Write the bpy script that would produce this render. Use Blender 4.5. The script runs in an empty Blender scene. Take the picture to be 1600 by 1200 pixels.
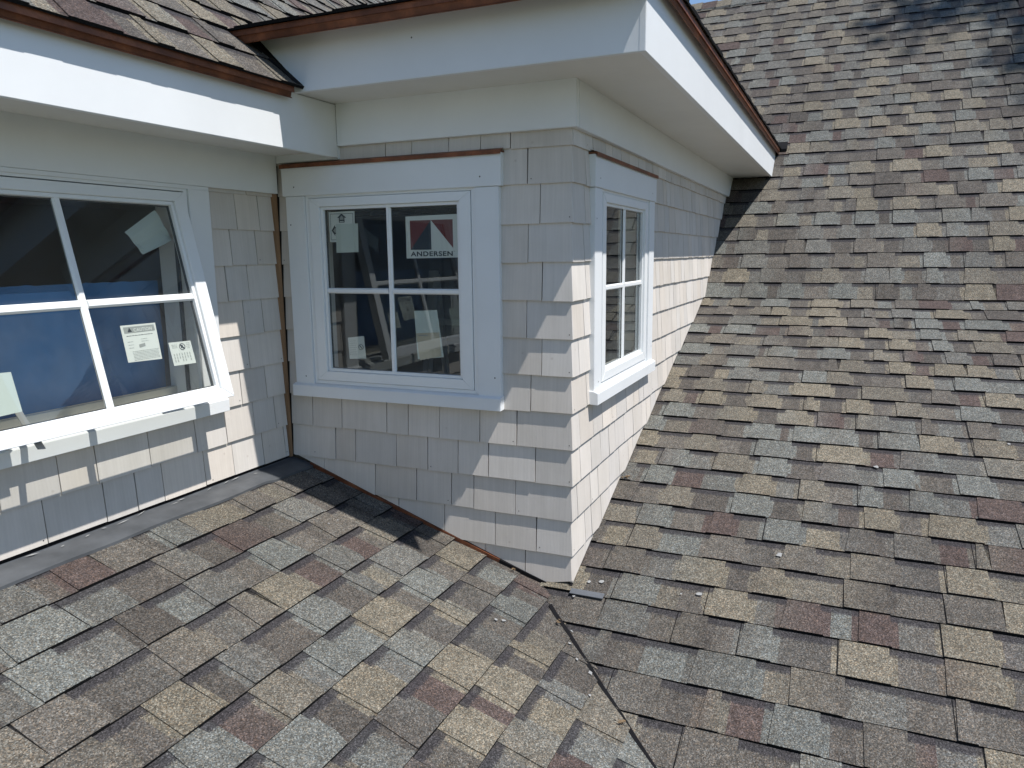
import bpy, bmesh, math, random
from mathutils import Vector, Matrix, noise

random.seed(7)
C = bpy.context.scene.collection
S = bpy.context.scene

# ------------------------------------------------------------------ camera
cam = bpy.data.cameras.new('camera')
cam.sensor_width = 36.0
cam.lens = 1175.3 / 1600 * 36.0
cam.clip_start = 0.02
cam.clip_end = 2000
camo = bpy.data.objects.new('camera', cam)
C.objects.link(camo)
rx = Vector((0.40108, -0.91597, -0.01137))      # rows: image right / image down / view direction
rd = Vector((-0.15950, -0.05761, -0.98552))
rf = Vector((0.90205, 0.39709, -0.16920))
M = Matrix((rx, -rd, -rf)).transposed().to_4x4()
M.translation = Vector((-2.44, -2.0877, 0.8247))
camo.matrix_world = M
S.camera = camo
S.render.resolution_x = 1024
S.render.resolution_y = 768

# ------------------------------------------------------------------ light
SUN = Vector((-0.095, -0.518, 1.0)).normalized()   # towards the sun
EL = math.asin(SUN.z)
w = bpy.data.worlds.new('World')
S.world = w
w.use_nodes = True
wn = w.node_tree
sky = wn.nodes.new('ShaderNodeTexSky')
sky.sky_type = 'NISHITA'
sky.sun_disc = False
sky.sun_elevation = EL
sky.sun_rotation = math.atan2(SUN.x, SUN.y)
sky.altitude = 50
sky.air_density = 1.25
sky.dust_density = 0.15
sky.ozone_density = 3.0
bg = wn.nodes['Background']
bg.inputs['Strength'].default_value = 0.088
wb = wn.nodes.new('ShaderNodeMix')          # white balance of the sky light
wb.data_type = 'RGBA'
wb.blend_type = 'MULTIPLY'
wb.inputs[0].default_value = 1
wb.inputs[7].default_value = (.96, 1.0, 1.09, 1)
wn.links.new(sky.outputs[0], wb.inputs[6])
wn.links.new(wb.outputs[2], bg.inputs['Color'])

sl = bpy.data.lights.new('sun', 'SUN')
sl.energy = 4.6
sl.angle = math.radians(0.5)
sl.color = (1.0, 0.975, 0.94)
so = bpy.data.objects.new('sun', sl)
C.objects.link(so)
so.rotation_euler = SUN.to_track_quat('Z', 'Y').to_euler()
so.location = (0, -6, 14)

S.view_settings.view_transform = 'Standard'
S.view_settings.look = 'None'
S.view_settings.gamma = 1
S.view_settings.exposure = 0.55

# ------------------------------------------------------------------ materials
def mat(name):
    m = bpy.data.materials.new(name)
    m.use_nodes = True
    return m, m.node_tree, m.node_tree.nodes['Principled BSDF']

def N(nt, kind, **kw):
    n = nt.nodes.new(kind)
    for k, v in kw.items():
        if k.startswith('i_'):
            n.inputs[int(k[2:])].default_value = v
        else:
            setattr(n, k, v)
    return n

def ramp(nt, stops):
    r = nt.nodes.new('ShaderNodeValToRGB')
    el = r.color_ramp.elements
    while len(el) < len(stops):
        el.new(0.5)
    for e, (p, c) in zip(el, stops):
        e.position = p
        e.color = (c[0], c[1], c[2], 1) if hasattr(c, '__len__') else (c, c, c, 1)
    return r

def mixc(nt, mode, fac, a, b):
    m = nt.nodes.new('ShaderNodeMix')
    m.data_type = 'RGBA'
    m.blend_type = mode
    for sock, v in ((m.inputs[0], fac), (m.inputs[6], a), (m.inputs[7], b)):
        if hasattr(v, 'is_output'):
            nt.links.new(v, sock)
        elif hasattr(v, '__len__'):
            sock.default_value = (v[0], v[1], v[2], 1)
        else:
            sock.default_value = v
    return m.outputs[2]

def math_(nt, op, a, b=0.0, c=None):
    m = nt.nodes.new('ShaderNodeMath')
    m.operation = op
    for i, v in enumerate((a, b) if c is None else (a, b, c)):
        if hasattr(v, 'is_output'):
            nt.links.new(v, m.inputs[i])
        else:
            m.inputs[i].default_value = v
    return m.outputs[0]

def noise_(nt, vec, scale, detail=3, rough=0.5):
    n = nt.nodes.new('ShaderNodeTexNoise')
    n.inputs['Scale'].default_value = scale
    n.inputs['Detail'].default_value = detail
    n.inputs['Roughness'].default_value = rough
    if vec is not None:
        nt.links.new(vec, n.inputs['Vector'])
    return n.outputs[0]

def bump_(nt, h, strength, dist):
    b = nt.nodes.new('ShaderNodeBump')
    b.inputs['Strength'].default_value = strength
    b.inputs['Distance'].default_value = dist
    nt.links.new(h, b.inputs['Height'])
    return b.outputs[0]

def coords(nt, kind='Object', scale=None):
    t = nt.nodes.new('ShaderNodeTexCoord')
    o = t.outputs[kind]
    if scale:
        mp = nt.nodes.new('ShaderNodeMapping')
        mp.inputs['Scale'].default_value = scale
        nt.links.new(o, mp.inputs['Vector'])
        o = mp.outputs[0]
    return o

def attr(nt, name):
    a = nt.nodes.new('ShaderNodeAttribute')
    a.attribute_name = name
    return a

# asphalt shingle: tab colour from the 'tint' attribute, granules, dark band at the top of the recesses
def make_asphalt():
    m, nt, p = mat('asphalt_shingle')
    co = coords(nt)
    tint = attr(nt, 'tint')
    bnd = attr(nt, 'band')           # x: position within the course 0..1, y: 1 where the band is
    sep = nt.nodes.new('ShaderNodeSeparateXYZ')
    nt.links.new(bnd.outputs['Vector'], sep.inputs[0])
    v = nt.nodes.new('ShaderNodeTexVoronoi')
    v.inputs['Scale'].default_value = 340
    nt.links.new(co, v.inputs['Vector'])
    sc = nt.nodes.new('ShaderNodeSeparateColor')
    nt.links.new(v.outputs['Color'], sc.inputs[0])
    g = ramp(nt, [(0.0, .36), (0.30, .68), (0.62, 1.0), (0.86, 1.38), (1.0, 2.1)])
    nt.links.new(sc.outputs[0], g.inputs[0])
    hue = ramp(nt, [(0.0, (1.12, .98, .84)), (0.5, (1, 1, 1)), (1.0, (.93, 1.0, 1.06))])
    nt.links.new(sc.outputs[1], hue.inputs[0])
    c = mixc(nt, 'MULTIPLY', 1.0, tint.outputs['Color'], g.outputs[0])
    c = mixc(nt, 'MULTIPLY', 1.0, c, hue.outputs[0])
    # patchy mixing of granules
    n1 = noise_(nt, co, 26, 4, .65)
    r1 = ramp(nt, [(0.3, .80), (0.7, 1.18)])
    nt.links.new(n1, r1.inputs[0])
    c = mixc(nt, 'MULTIPLY', 1.0, c, r1.outputs[0])
    n3 = noise_(nt, co, 1.3, 4, .6)
    r3 = ramp(nt, [(0.3, .9), (0.7, 1.1)])
    nt.links.new(n3, r3.inputs[0])
    c = mixc(nt, 'MULTIPLY', 1.0, c, r3.outputs[0])
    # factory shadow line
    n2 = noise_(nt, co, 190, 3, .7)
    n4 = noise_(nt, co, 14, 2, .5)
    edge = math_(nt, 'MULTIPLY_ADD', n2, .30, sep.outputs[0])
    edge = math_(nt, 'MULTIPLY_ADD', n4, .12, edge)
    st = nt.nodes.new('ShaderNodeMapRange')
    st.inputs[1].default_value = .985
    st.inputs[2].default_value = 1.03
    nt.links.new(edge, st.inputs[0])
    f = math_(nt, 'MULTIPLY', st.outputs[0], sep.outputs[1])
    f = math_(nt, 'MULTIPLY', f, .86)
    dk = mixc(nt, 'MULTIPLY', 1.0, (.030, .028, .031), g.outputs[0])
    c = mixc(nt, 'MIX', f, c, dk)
    # pale lichen / dust specks
    vs = nt.nodes.new('ShaderNodeTexVoronoi')
    vs.inputs['Scale'].default_value = 9
    nt.links.new(co, vs.inputs['Vector'])
    sp = math_(nt, 'LESS_THAN', vs.outputs['Distance'], .022)
    c = mixc(nt, 'MIX', math_(nt, 'MULTIPLY', sp, .35), c, (.3, .3, .28))
    nt.links.new(c, p.inputs['Base Color'])
    p.inputs['Roughness'].default_value = .93
    p.inputs['Specular IOR Level'].default_value = .25
    nt.links.new(bump_(nt, sc.outputs[0], .55, .0012), p.inputs['Normal'])
    return m

def make_cedar():
    m, nt, p = mat('painted_cedar')
    tint = attr(nt, 'tint')
    gv = attr(nt, 'grain')          # local coordinates of each shake, offset per shake
    mp = nt.nodes.new('ShaderNodeMapping')
    mp.inputs['Scale'].default_value = (1, .045, 1)
    nt.links.new(gv.outputs['Vector'], mp.inputs['Vector'])
    g1 = noise_(nt, mp.outputs[0], 330, 4, .65)
    g2 = noise_(nt, mp.outputs[0], 60, 3, .6)
    co = coords(nt)
    n = noise_(nt, co, 5, 4, .6)
    wv = nt.nodes.new('ShaderNodeTexWave')
    wv.inputs['Scale'].default_value = 26
    wv.inputs['Distortion'].default_value = 9
    wv.inputs['Detail'].default_value = 2
    wv.inputs['Detail Scale'].default_value = .6
    mp2 = nt.nodes.new('ShaderNodeMapping')
    mp2.inputs['Scale'].default_value = (1, .22, 1)
    nt.links.new(gv.outputs['Vector'], mp2.inputs['Vector'])
    nt.links.new(mp2.outputs[0], wv.inputs['Vector'])
    r = ramp(nt, [(0.25, .93), (0.75, 1.04)])
    nt.links.new(g2, r.inputs[0])
    rw = ramp(nt, [(0.0, .985), (1.0, 1.01)])
    nt.links.new(wv.outputs[0], rw.inputs[0])
    rn = ramp(nt, [(0.3, (.94, .935, .92)), (0.7, (1.04, 1.04, 1.05))])
    nt.links.new(n, rn.inputs[0])
    c = mixc(nt, 'MULTIPLY', 1, tint.outputs['Color'], r.outputs[0])
    c = mixc(nt, 'MULTIPLY', 1, c, rw.outputs[0])
    c = mixc(nt, 'MULTIPLY', 1, c, rn.outputs[0])
    # small stains and nail bleed
    vs = nt.nodes.new('ShaderNodeTexVoronoi')
    vs.inputs['Scale'].default_value = 11
    nt.links.new(co, vs.inputs['Vector'])
    sp = nt.nodes.new('ShaderNodeMapRange')
    sp.inputs[1].default_value = .07
    sp.inputs[2].default_value = .02
    nt.links.new(vs.outputs['Distance'], sp.inputs[0])
    c = mixc(nt, 'MIX', math_(nt, 'MULTIPLY', sp.outputs[0], .35), c, (.33, .27, .22))
    nt.links.new(c, p.inputs['Base Color'])
    p.inputs['Roughness'].default_value = .72
    p.inputs['Specular IOR Level'].default_value = .3
    mp3 = nt.nodes.new('ShaderNodeMapping')
    mp3.inputs['Scale'].default_value = (1, .16, 1)
    mp3.inputs['Rotation'].default_value = (0, 0, .32)
    nt.links.new(gv.outputs['Vector'], mp3.inputs['Vector'])
    g3 = noise_(nt, mp3.outputs[0], 240, 2, .5)
    h = math_(nt, 'ADD', math_(nt, 'MULTIPLY', g1, .6), math_(nt, 'MULTIPLY', wv.outputs[0], .22))
    h = math_(nt, 'ADD', h, math_(nt, 'MULTIPLY', g3, .8))
    nt.links.new(bump_(nt, h, .35, .0009), p.inputs['Normal'])
    return m

def simple(name, col, rough=.6, metal=0.0, nscale=8, var=.06, bump=0.0, bscale=60, spec=.5, stretch=None):
    m, nt, p = mat(name)
    co = coords(nt, 'Object', stretch)
    n = noise_(nt, co, nscale, 5, .6)
    r = ramp(nt, [(0.28, tuple(c * (1 - var) for c in col)), (0.72, tuple(min(1, c * (1 + var)) for c in col))])
    nt.links.new(n, r.inputs[0])
    nt.links.new(r.outputs[0], p.inputs['Base Color'])
    p.inputs['Roughness'].default_value = rough
    p.inputs['Metallic'].default_value = metal
    p.inputs['Specular IOR Level'].default_value = spec
    if bump:
        b = noise_(nt, co, bscale, 4, .6)
        nt.links.new(bump_(nt, b, bump, .002), p.inputs['Normal'])
    return m

def make_glass():
    m = bpy.data.materials.new('window_glass')
    m.use_nodes = True
    nt = m.node_tree
    nt.nodes.clear()
    out = nt.nodes.new('ShaderNodeOutputMaterial')
    tr = nt.nodes.new('ShaderNodeBsdfTransparent')
    tr.inputs[0].default_value = (.80, .81, .77, 1)
    gl = nt.nodes.new('ShaderNodeBsdfGlossy')
    gl.inputs['Color'].default_value = (.92, .98, 1.0, 1)
    gl.inputs['Roughness'].default_value = 0.012
    co = coords(nt)
    ge = nt.nodes.new('ShaderNodeNewGeometry')
    vd = nt.nodes.new('ShaderNodeVectorMath')
    vd.operation = 'DOT_PRODUCT'
    nt.links.new(ge.outputs['Normal'], vd.inputs[0])
    nt.links.new(ge.outputs['Incoming'], vd.inputs[1])
    ca = math_(nt, 'ABSOLUTE', vd.outputs['Value'])
    sch = math_(nt, 'POWER', math_(nt, 'SUBTRACT', 1.0, ca), 4.2)
    f2 = math_(nt, 'MULTIPLY_ADD', sch, .88, .065)
    df = nt.nodes.new('ShaderNodeBsdfDiffuse')
    df.inputs[0].default_value = (.55, .58, .6, 1)
    dn = noise_(nt, co, 7, 6, .7)
    dm = nt.nodes.new('ShaderNodeMapRange')
    dm.inputs[1].default_value = .35
    dm.inputs[2].default_value = .85
    dm.inputs[3].default_value = .012
    dm.inputs[4].default_value = .06
    nt.links.new(dn, dm.inputs[0])
    m0 = nt.nodes.new('ShaderNodeMixShader')
    nt.links.new(dm.outputs[0], m0.inputs[0])
    nt.links.new(tr.outputs[0], m0.inputs[1])
    nt.links.new(df.outputs[0], m0.inputs[2])
    mx = nt.nodes.new('ShaderNodeMixShader')
    nt.links.new(f2, mx.inputs[0])
    nt.links.new(m0.outputs[0], mx.inputs[1])
    nt.links.new(gl.outputs[0], mx.inputs[2])
    nt.links.new(mx.outputs[0], out.inputs[0])
    return m

def make_copper():
    m, nt, p = mat('weathered_copper')
    co = coords(nt, 'Object')
    n = noise_(nt, co, 9, 6, .7)
    r = ramp(nt, [(0.25, (.07, .026, .014)), (0.5, (.17, .060, .028)), (0.72, (.34, .125, .055))])
    nt.links.new(n, r.inputs[0])
    nt.links.new(r.outputs[0], p.inputs['Base Color'])
    p.inputs['Metallic'].default_value = .35
    rr = nt.nodes.new('ShaderNodeMapRange')
    rr.inputs[3].default_value = .35
    rr.inputs[4].default_value = .65
    nt.links.new(n, rr.inputs[0])
    nt.links.new(rr.outputs[0], p.inputs['Roughness'])
    nt.links.new(bump_(nt, noise_(nt, co, 18, 3, .5), .35, .004), p.inputs['Normal'])
    return m

def make_leaf():
    m, nt, p = mat('tree_leaf')
    g = nt.nodes.new('ShaderNodeNewGeometry')
    r = ramp(nt, [(0, (.035, .07, .02)), (1, (.08, .14, .04))])
    nt.links.new(g.outputs['Random Per Island'], r.inputs[0])
    nt.links.new(r.outputs[0], p.inputs['Base Color'])
    p.inputs['Roughness'].default_value = .6
    return m

ASPH = make_asphalt()
CEDAR = make_cedar()
TRIM = simple('white_trim_paint', (.71, .72, .72), .42, nscale=3.5, var=.035, bump=.10, bscale=26)
VINYL = simple('white_window_frame', (.74, .75, .745), .35, nscale=5, var=.03, bump=.04)
SOFF = simple('soffit_paint', (.69, .68, .64), .55, nscale=3, var=.05, bump=.10, bscale=30)
DARKGAP = simple('dark_gap', (.015, .014, .014), .8)
SEAL = simple('grey_gasket', (.05, .05, .052), .6)
COPPER = make_copper()
LEAD = simple('lead_flashing', (.085, .090, .096), .52, metal=.25, nscale=9, var=.28, bump=.45, bscale=13)
STEEL = simple('bright_flashing', (.12, .13, .145), .45, metal=.3, nscale=20, var=.12, bump=.2)
MEMB_SHADOW = simple('membrane_and_shadow_black', (.007, .007, .008), .85, nscale=20, var=.3, bump=.3, spec=.15)  # black flashings, and the valley edge with its painted shadow
PAPERBACK = simple('wall_underlay', (.045, .036, .028), .9, nscale=20, var=.2)
WOOD = simple('brown_wood', (.25, .145, .075), .7, nscale=30, var=.25, bump=.3, stretch=(1, 1, .08))
PLASTER = simple('interior_plaster', (.20, .19, .18), .9, nscale=2, var=.1)
FLOORM = simple('interior_floor', (.16, .12, .08), .8, nscale=4, var=.2)
GLASS = make_glass()
PAPER = simple('white_paper', (.74, .77, .76), .8, nscale=8, var=.03)
PAPERG = simple('greenish_paper', (.60, .67, .65), .8, nscale=6, var=.04)
PAPERT = simple('tan_paper', (.55, .49, .38), .8, nscale=14, var=.08)
INK = simple('dark_ink', (.02, .03, .045), .7)
INKG = simple('grey_ink', (.34, .36, .36), .8)
RED = simple('red_ink', (.17, .03, .03), .7)
ALU = simple('aluminium', (.5, .5, .5), .4, metal=.6)
NAIL = simple('nail_head', (.06, .055, .05), .5, metal=.5)
DEAD = simple('dead_leaf', (.13, .085, .042), .8, nscale=30, var=.3)
CHALK = simple('bird_dropping', (.24, .24, .235), .8, nscale=60, var=.15)
BARK = simple('bark', (.11, .085, .06), .9, nscale=9, var=.3, bump=.6, bscale=12)
LEAF = make_leaf()
INNER = simple('primed_wood', (.60, .55, .46), .7, nscale=9, var=.08)
TARP = simple('blue_plastic', (.030, .165, .41), .45, nscale=3, var=.25)
GRASS = simple('grass', (.06, .09, .035), .9, nscale=2, var=.3)

# ------------------------------------------------------------------ helpers
def link(name, bm, m, parent=None, mats=None, smooth=False):
    me = bpy.data.meshes.new(name)
    bm.normal_update()
    bm.to_mesh(me)
    bm.free()
    for x in (mats or [m]):
        me.materials.append(x)
    if smooth:
        for pl in me.polygons:
            pl.use_smooth = True
    o = bpy.data.objects.new(name, me)
    C.objects.link(o)
    if parent:
        o.parent = parent
    return o

def tag(o, label=None, cat=None, group=None, kind=None):
    if label: o['label'] = label
    if cat: o['category'] = cat
    if group: o['group'] = group
    if kind: o['kind'] = kind
    return o

def box(bm, a, b, bev=0.0, mi=0):
    a = Vector(a); b = Vector(b)
    lo = Vector((min(a.x, b.x), min(a.y, b.y), min(a.z, b.z)))
    hi = Vector((max(a.x, b.x), max(a.y, b.y), max(a.z, b.z)))
    t = bmesh.new()
    bmesh.ops.create_cube(t, size=1)
    for v in t.verts:
        v.co = Vector(((v.co.x + .5) * (hi.x - lo.x) + lo.x, (v.co.y + .5) * (hi.y - lo.y) + lo.y, (v.co.z + .5) * (hi.z - lo.z) + lo.z))
    if bev:
        bmesh.ops.bevel(t, geom=t.edges[:], offset=bev, segments=2, affect='EDGES')
    merge(bm, t, mi)

def merge(bm, t, mi=0):
    vs = {v: bm.verts.new(v.co) for v in t.verts}
    for f in t.faces:
        try:
            nf = bm.faces.new([vs[v] for v in f.verts])
            nf.material_index = mi
        except ValueError:
            pass
    t.free()

def prism(bm, poly, ext, mi=0, bev=0.0):
    """poly: list of 3-D points, ext: extrusion vector"""
    t = bmesh.new()
    ext = Vector(ext)
    a = [t.verts.new(Vector(p)) for p in poly]
    b = [t.verts.new(Vector(p) + ext) for p in poly]
    t.faces.new(a)
    t.faces.new(b[::-1])
    n = len(poly)
    for i in range(n):
        t.faces.new((a[i], b[i], b[(i + 1) % n], a[(i + 1) % n]))
    bmesh.ops.recalc_face_normals(t, faces=t.faces[:])
    if bev:
        bmesh.ops.bevel(t, geom=t.edges[:], offset=bev, segments=2, affect='EDGES')
    merge(bm, t, mi)

def tube(bm, pts, rad, seg=6, mi=0):
    pts = [Vector(p) for p in pts]
    rings = []
    for i, p in enumerate(pts):
        d = (pts[min(i + 1, len(pts) - 1)] - pts[max(i - 1, 0)]).normalized()
        u = d.orthogonal().normalized()
        v = d.cross(u)
        r = rad[i] if hasattr(rad, '__len__') else rad
        rings.append([bm.verts.new(p + (u * math.cos(k * 2 * math.pi / seg) + v * math.sin(k * 2 * math.pi / seg)) * r) for k in range(seg)])
    for a, b in zip(rings, rings[1:]):
        for k in range(seg):
            f = bm.faces.new((a[k], a[(k + 1) % seg], b[(k + 1) % seg], b[k]))
            f.material_index = mi
    for r_, rev in ((rings[0], True), (rings[-1], False)):
        f = bm.faces.new(r_[::-1] if rev else r_)
        f.material_index = mi

def clip(poly, a, b, c):
    """keep a*x+b*y+c >= 0"""
    out = []
    n = len(poly)
    for i in range(n):
        p, q = poly[i], poly[(i + 1) % n]
        dp = a * p[0] + b * p[1] + c
        dq = a * q[0] + b * q[1] + c
        if dp >= 0: out.append(p)
        if (dp > 0 > dq) or (dp < 0 < dq):
            t = dp / (dp - dq)
            out.append((p[0] + (q[0] - p[0]) * t, p[1] + (q[1] - p[1]) * t))
    return out

# ================================================================== the setting
bm = bmesh.new()
bmesh.ops.create_grid(bm, x_segments=8, y_segments=8, size=400)
for v in bm.verts: v.co.z = -5.2
tag(link('ground', bm, GRASS), kind='structure')

house = bpy.data.objects.new('house', None)
C.objects.link(house)
house.location = (0, 0, -5.2)
tag(house, 'house with pale cedar shingle walls, white trim and mottled asphalt roofs', 'house')
HZ = 5.2      # parts are written in world heights; their meshes shift up by this under the house's base

def hpart(name, bm, m, mats=None, parent=None, smooth=False):
    if parent is None:
        o = link(name, bm, m, house, mats, smooth)
        o.location = (0, 0, HZ)
    else:
        o = link(name, bm, m, parent, mats, smooth)
    return o

# ------------------------------------------------------------------ asphalt roofs
PAL = [((.139, .126, .101), 18), ((.116, .121, .115), 18), ((.073, .067, .061), 26),
       ((.073, .056, .052), 11), ((.095, .088, .079), 30), ((.104, .104, .098), 16), ((.119, .110, .093), 14)]
PAL = [(tuple(v * k for v, k in zip(c, (.965, .95, .925))), w_) for c, w_ in PAL]
PWT = {True: [24, 23, 15, 8, 25, 16, 16], False: [9, 9, 38, 9, 31, 17, 9]}    # raised tabs run lighter

def pick(prev=None, raised=True):
    while True:
        c = random.choices(PAL, PWT[raised])[0][0]
        if c is not prev or random.random() < .18:
            return c

class Roof:
    def __init__(self):
        self.bm = bmesh.new()
        self.col = self.bm.loops.layers.float_color.new('tint')
        self.band = self.bm.loops.layers.float_vector.new('band')

    def face(self, pts, cols, bands, mi=0):
        vs = [self.bm.verts.new(p) for p in pts]
        f = self.bm.faces.new(vs)
        f.material_index = mi
        for lp, c, b in zip(f.loops, cols, bands):
            lp[self.col] = (c[0], c[1], c[2], 1)
            lp[self.band] = (b[0], b[1], 0)

    def course(self, p0, p1, along, t0, t1, wav=1.0, wide=(.092, .162), foot=-.003):
        """p0: point on the butt line at t=0, p1: same on the next course's butt line"""
        up = (p1 - p0)
        al = along.normalized()
        nrm = al.cross(up).normalized()
        if nrm.z < 0: nrm = -nrm
        off = random.uniform(0, .2)
        t = t0 - off
        prev = None
        raised = random.random() < .5
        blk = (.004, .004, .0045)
        seed = random.uniform(0, 100)
        e = up.normalized()

        def W(tt):      # slow waviness of the butt line
            return (noise.noise(Vector((tt * 2.1, seed, 0))) * .0030 + noise.noise(Vector((tt * 9, seed, 3))) * .0013) * wav

        def L(tt):      # waviness in lift
            return (noise.noise(Vector((tt * 3.3, seed, 9))) + .5) * .0022 * wav

        def P(tt, s, lift):
            return p0 + al * tt + e * ((W(tt) if s < .5 else 0)) + up * s + nrm * (lift + (L(tt) if s < .5 else 0))
        while t < t1:
            r = random.random()
            wd = random.uniform(.035, .075) if r < .10 else (random.uniform(.17, .21) if r > .95 else random.uniform(*wide))
            ta, tb = t, t + wd
            c = pick(prev, raised)
            prev = c
            j = random.uniform(.90, 1.09)
            ca = tuple(x * j for x in c)
            cb = ca
            if random.random() < .36:
                c2 = pick(c, raised)
                cb = tuple(x * .55 + y * .45 for x, y in zip(ca, c2))
            sk = random.uniform(-.004, .016)     # slanted side
            n = max(2, int(wd / .05))
            if raised:
                hb, ht = .0108, .0048
            else:
                hb, ht = .0066, .0014
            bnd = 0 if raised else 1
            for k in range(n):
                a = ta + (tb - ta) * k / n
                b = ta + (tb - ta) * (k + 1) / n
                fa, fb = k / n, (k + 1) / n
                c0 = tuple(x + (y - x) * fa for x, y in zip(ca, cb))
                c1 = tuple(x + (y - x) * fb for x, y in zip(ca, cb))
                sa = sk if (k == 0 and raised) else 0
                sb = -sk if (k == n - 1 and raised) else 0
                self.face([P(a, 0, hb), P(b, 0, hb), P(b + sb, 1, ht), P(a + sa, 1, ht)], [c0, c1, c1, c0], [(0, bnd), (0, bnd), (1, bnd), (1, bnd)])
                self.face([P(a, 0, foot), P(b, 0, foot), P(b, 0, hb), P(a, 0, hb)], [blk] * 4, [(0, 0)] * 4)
            if raised:
                # base sheet under slanted sides, and the tooth's side faces
                self.face([P(ta - .02, 0, .0066), P(ta + .02, 0, .0066), P(ta + .02, 1, .0016), P(ta - .02, 1, .0016)], [ca] * 4, [(0, 1), (0, 1), (1, 1), (1, 1)])
                self.face([P(tb - .02, 0, .0066), P(tb + .02, 0, .0066), P(tb + .02, 1, .0016), P(tb - .02, 1, .0016)], [cb] * 4, [(0, 1), (0, 1), (1, 1), (1, 1)])
                self.face([P(ta, 0, hb), P(ta + sk, 1, ht), P(ta + sk, 1, 0), P(ta, 0, 0)], [tuple(x * .9 for x in ca)] * 4, [(0, 0)] * 4)
                self.face([P(tb, 0, hb), P(tb - sk, 1, ht), P(tb - sk, 1, 0), P(tb, 0, 0)], [blk] * 4, [(0, 0)] * 4)  # side turned from the sun: shade painted in as black
                if random.random() < .42:       # open joint between two shingles beside the tab
                    q = .0028
                    self.face([P(tb + .0012, 0, .0073), P(tb + q + .0012, 0, .0073), P(tb + q + .0012, 1, .0022), P(tb + .0012, 1, .0022)], [blk] * 4, [(0, 0)] * 4)
            raised = not raised if random.random() < .93 else raised
            t = tb

    def cut(self, co, no):
        """remove what lies on the side of no"""
        g = self.bm.verts[:] + self.bm.edges[:] + self.bm.faces[:]
        bmesh.ops.bisect_plane(self.bm, geom=g, dist=1e-6, plane_co=Vector(co), plane_no=Vector(no), clear_outer=True)

    def blob(self, p, nrm, r, mi=1):
        nrm = nrm.normalized()
        u = nrm.orthogonal().normalized()
        v = nrm.cross(u)
        k = 11
        pts = [p + nrm * .0005 + (u * math.cos(a * 2 * math.pi / k) + v * math.sin(a * 2 * math.pi / k)) * r * random.uniform(.45, 1.15) for a in range(k)]
        self.face(pts, [(.5, .5, .5)] * k, [(0, 0)] * k, mi)

K1, K2 = .335, .85
Z0 = -.365
EXP = .1443

# --- left lower roof: falls towards -Y
left = Roof()
ys = [-.08 - .1375 * k for k in range(0, 31)]
for ya, yb in zip(ys[1:], ys):
    left.course(Vector((0, ya, K1 * ya)), Vector((0, yb, K1 * yb)), Vector((1, 0, 0)), -6.5, .35)
left.cut((0, -1.088, 0), (1, -1, 0)) if False else None
left.cut((.28, -1.088, 0), (1, -1, 0))
nl = Vector((0, -K1, 1))
for (x, y, r) in ((-.275, -.425, .005), (-.32, -.42, .004), (-.165, -1.29, .012), (-.20, -1.315, .008), (-.30, -1.40, .013), (-.36, -1.43, .009), (-.27, -1.33, .006), (-.33, -1.375, .006), (-.335, -1.12, .009), (-.35, -1.10, .006), (-.46, -1.46, .006)):
    left.blob(Vector((x, y, K1 * y + .0105)), nl, r)
rf_left = hpart('roof', left.bm, ASPH, [ASPH, CHALK])
rf_left['label'] = 'low roof slope of wide mottled asphalt shingles below the two walls'

# --- right main roof: rises towards +X, kinks at X=2.66
right = Roof()
KX, KZ = 2.660, .527
xs = [KX - .1347 * i for i in range(0, 21)]
xs += [xs[-1] - .139 * (i + 1) for i in range(23)]
for xa, xb in zip(xs[1:], xs):
    xa_, xb_ = xa, xb
    right.course(Vector((xa_, 0, K1 * xa_ + Z0)), Vector((xb_, 0, K1 * xb_ + Z0)), Vector((0, 1, 0)), -9.0, -1.238)
right.cut((0, -1.088, 0), (-1, 1, 0))
dx = EXP / math.sqrt(1 + K2 * K2)
RX = 5.97
nU = int((RX - KX) / dx)
rid = KX + nU * dx
low = Roof()
for i in range(nU):
    xa = KX + i * dx
    xb = xa + dx
    right.course(Vector((xa, 0, KZ + K2 * (xa - KX))), Vector((xb, 0, KZ + K2 * (xb - KX))), Vector((0, 1, 0)), -9.0, (-1.238 if xb < 3.5 else 5.5))
RZ = KZ + K2 * (rid - KX)
for (x, y, r) in ((.02, -1.30, .009), (.03, -1.345, .010), (.30, -1.93, .012), (.05, -1.69, .011), (-.06, -1.27, .006), (.035, -1.63, .004), (.9, -2.25, .010), (1.15, -2.75, .008)):
    right.blob(Vector((x, y, K1 * x + Z0 + .0112)), Vector((-K1, 0, 1)), r)
# plain back slope
right.face([Vector((rid, -9, RZ)), Vector((rid, 5.5, RZ)), Vector((rid + 4, 5.5, RZ - 3.4)), Vector((rid + 4, -9, RZ - 3.4))][::-1], [(.08, .075, .07)] * 4, [(0, 0)] * 4)
rf_right = hpart('roof', right.bm, ASPH, [ASPH, CHALK])
rf_right['label'] = 'tall main roof slope rising to the ridge, flatter in its lower part'

# ridge cap shingles along the ridge
rc = Roof()
y = -9.0
while y < 5.5:
    c = pick()
    for sx, dz in ((-1, K2), (1, K2)):
        a = Vector((rid, y, RZ + .034)); b = Vector((rid, y + .16, RZ + .026))
        d = Vector((sx * .105, 0, -.105 * K2))
        q = [a, b, b + d, a + d]
        if sx > 0: q = q[::-1]
        rc.face(q, [c] * 4, [(0, 0)] * 4)
        q = [a + d, b + d, b + d - Vector((0, 0, .018)), a + d - Vector((0, 0, .018))]
        rc.face(q, [(.22, .21, .19)] * 4, [(0, 0)] * 4)
        rc.face([a, a + d, a + d - Vector((0, 0, .012)), a - Vector((0, 0, .012))], [(.004, .004, .004)] * 4, [(0, 0)] * 4)
    y += .145
hpart('ridge_cap', rc.bm, ASPH, parent=rf_right)

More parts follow.
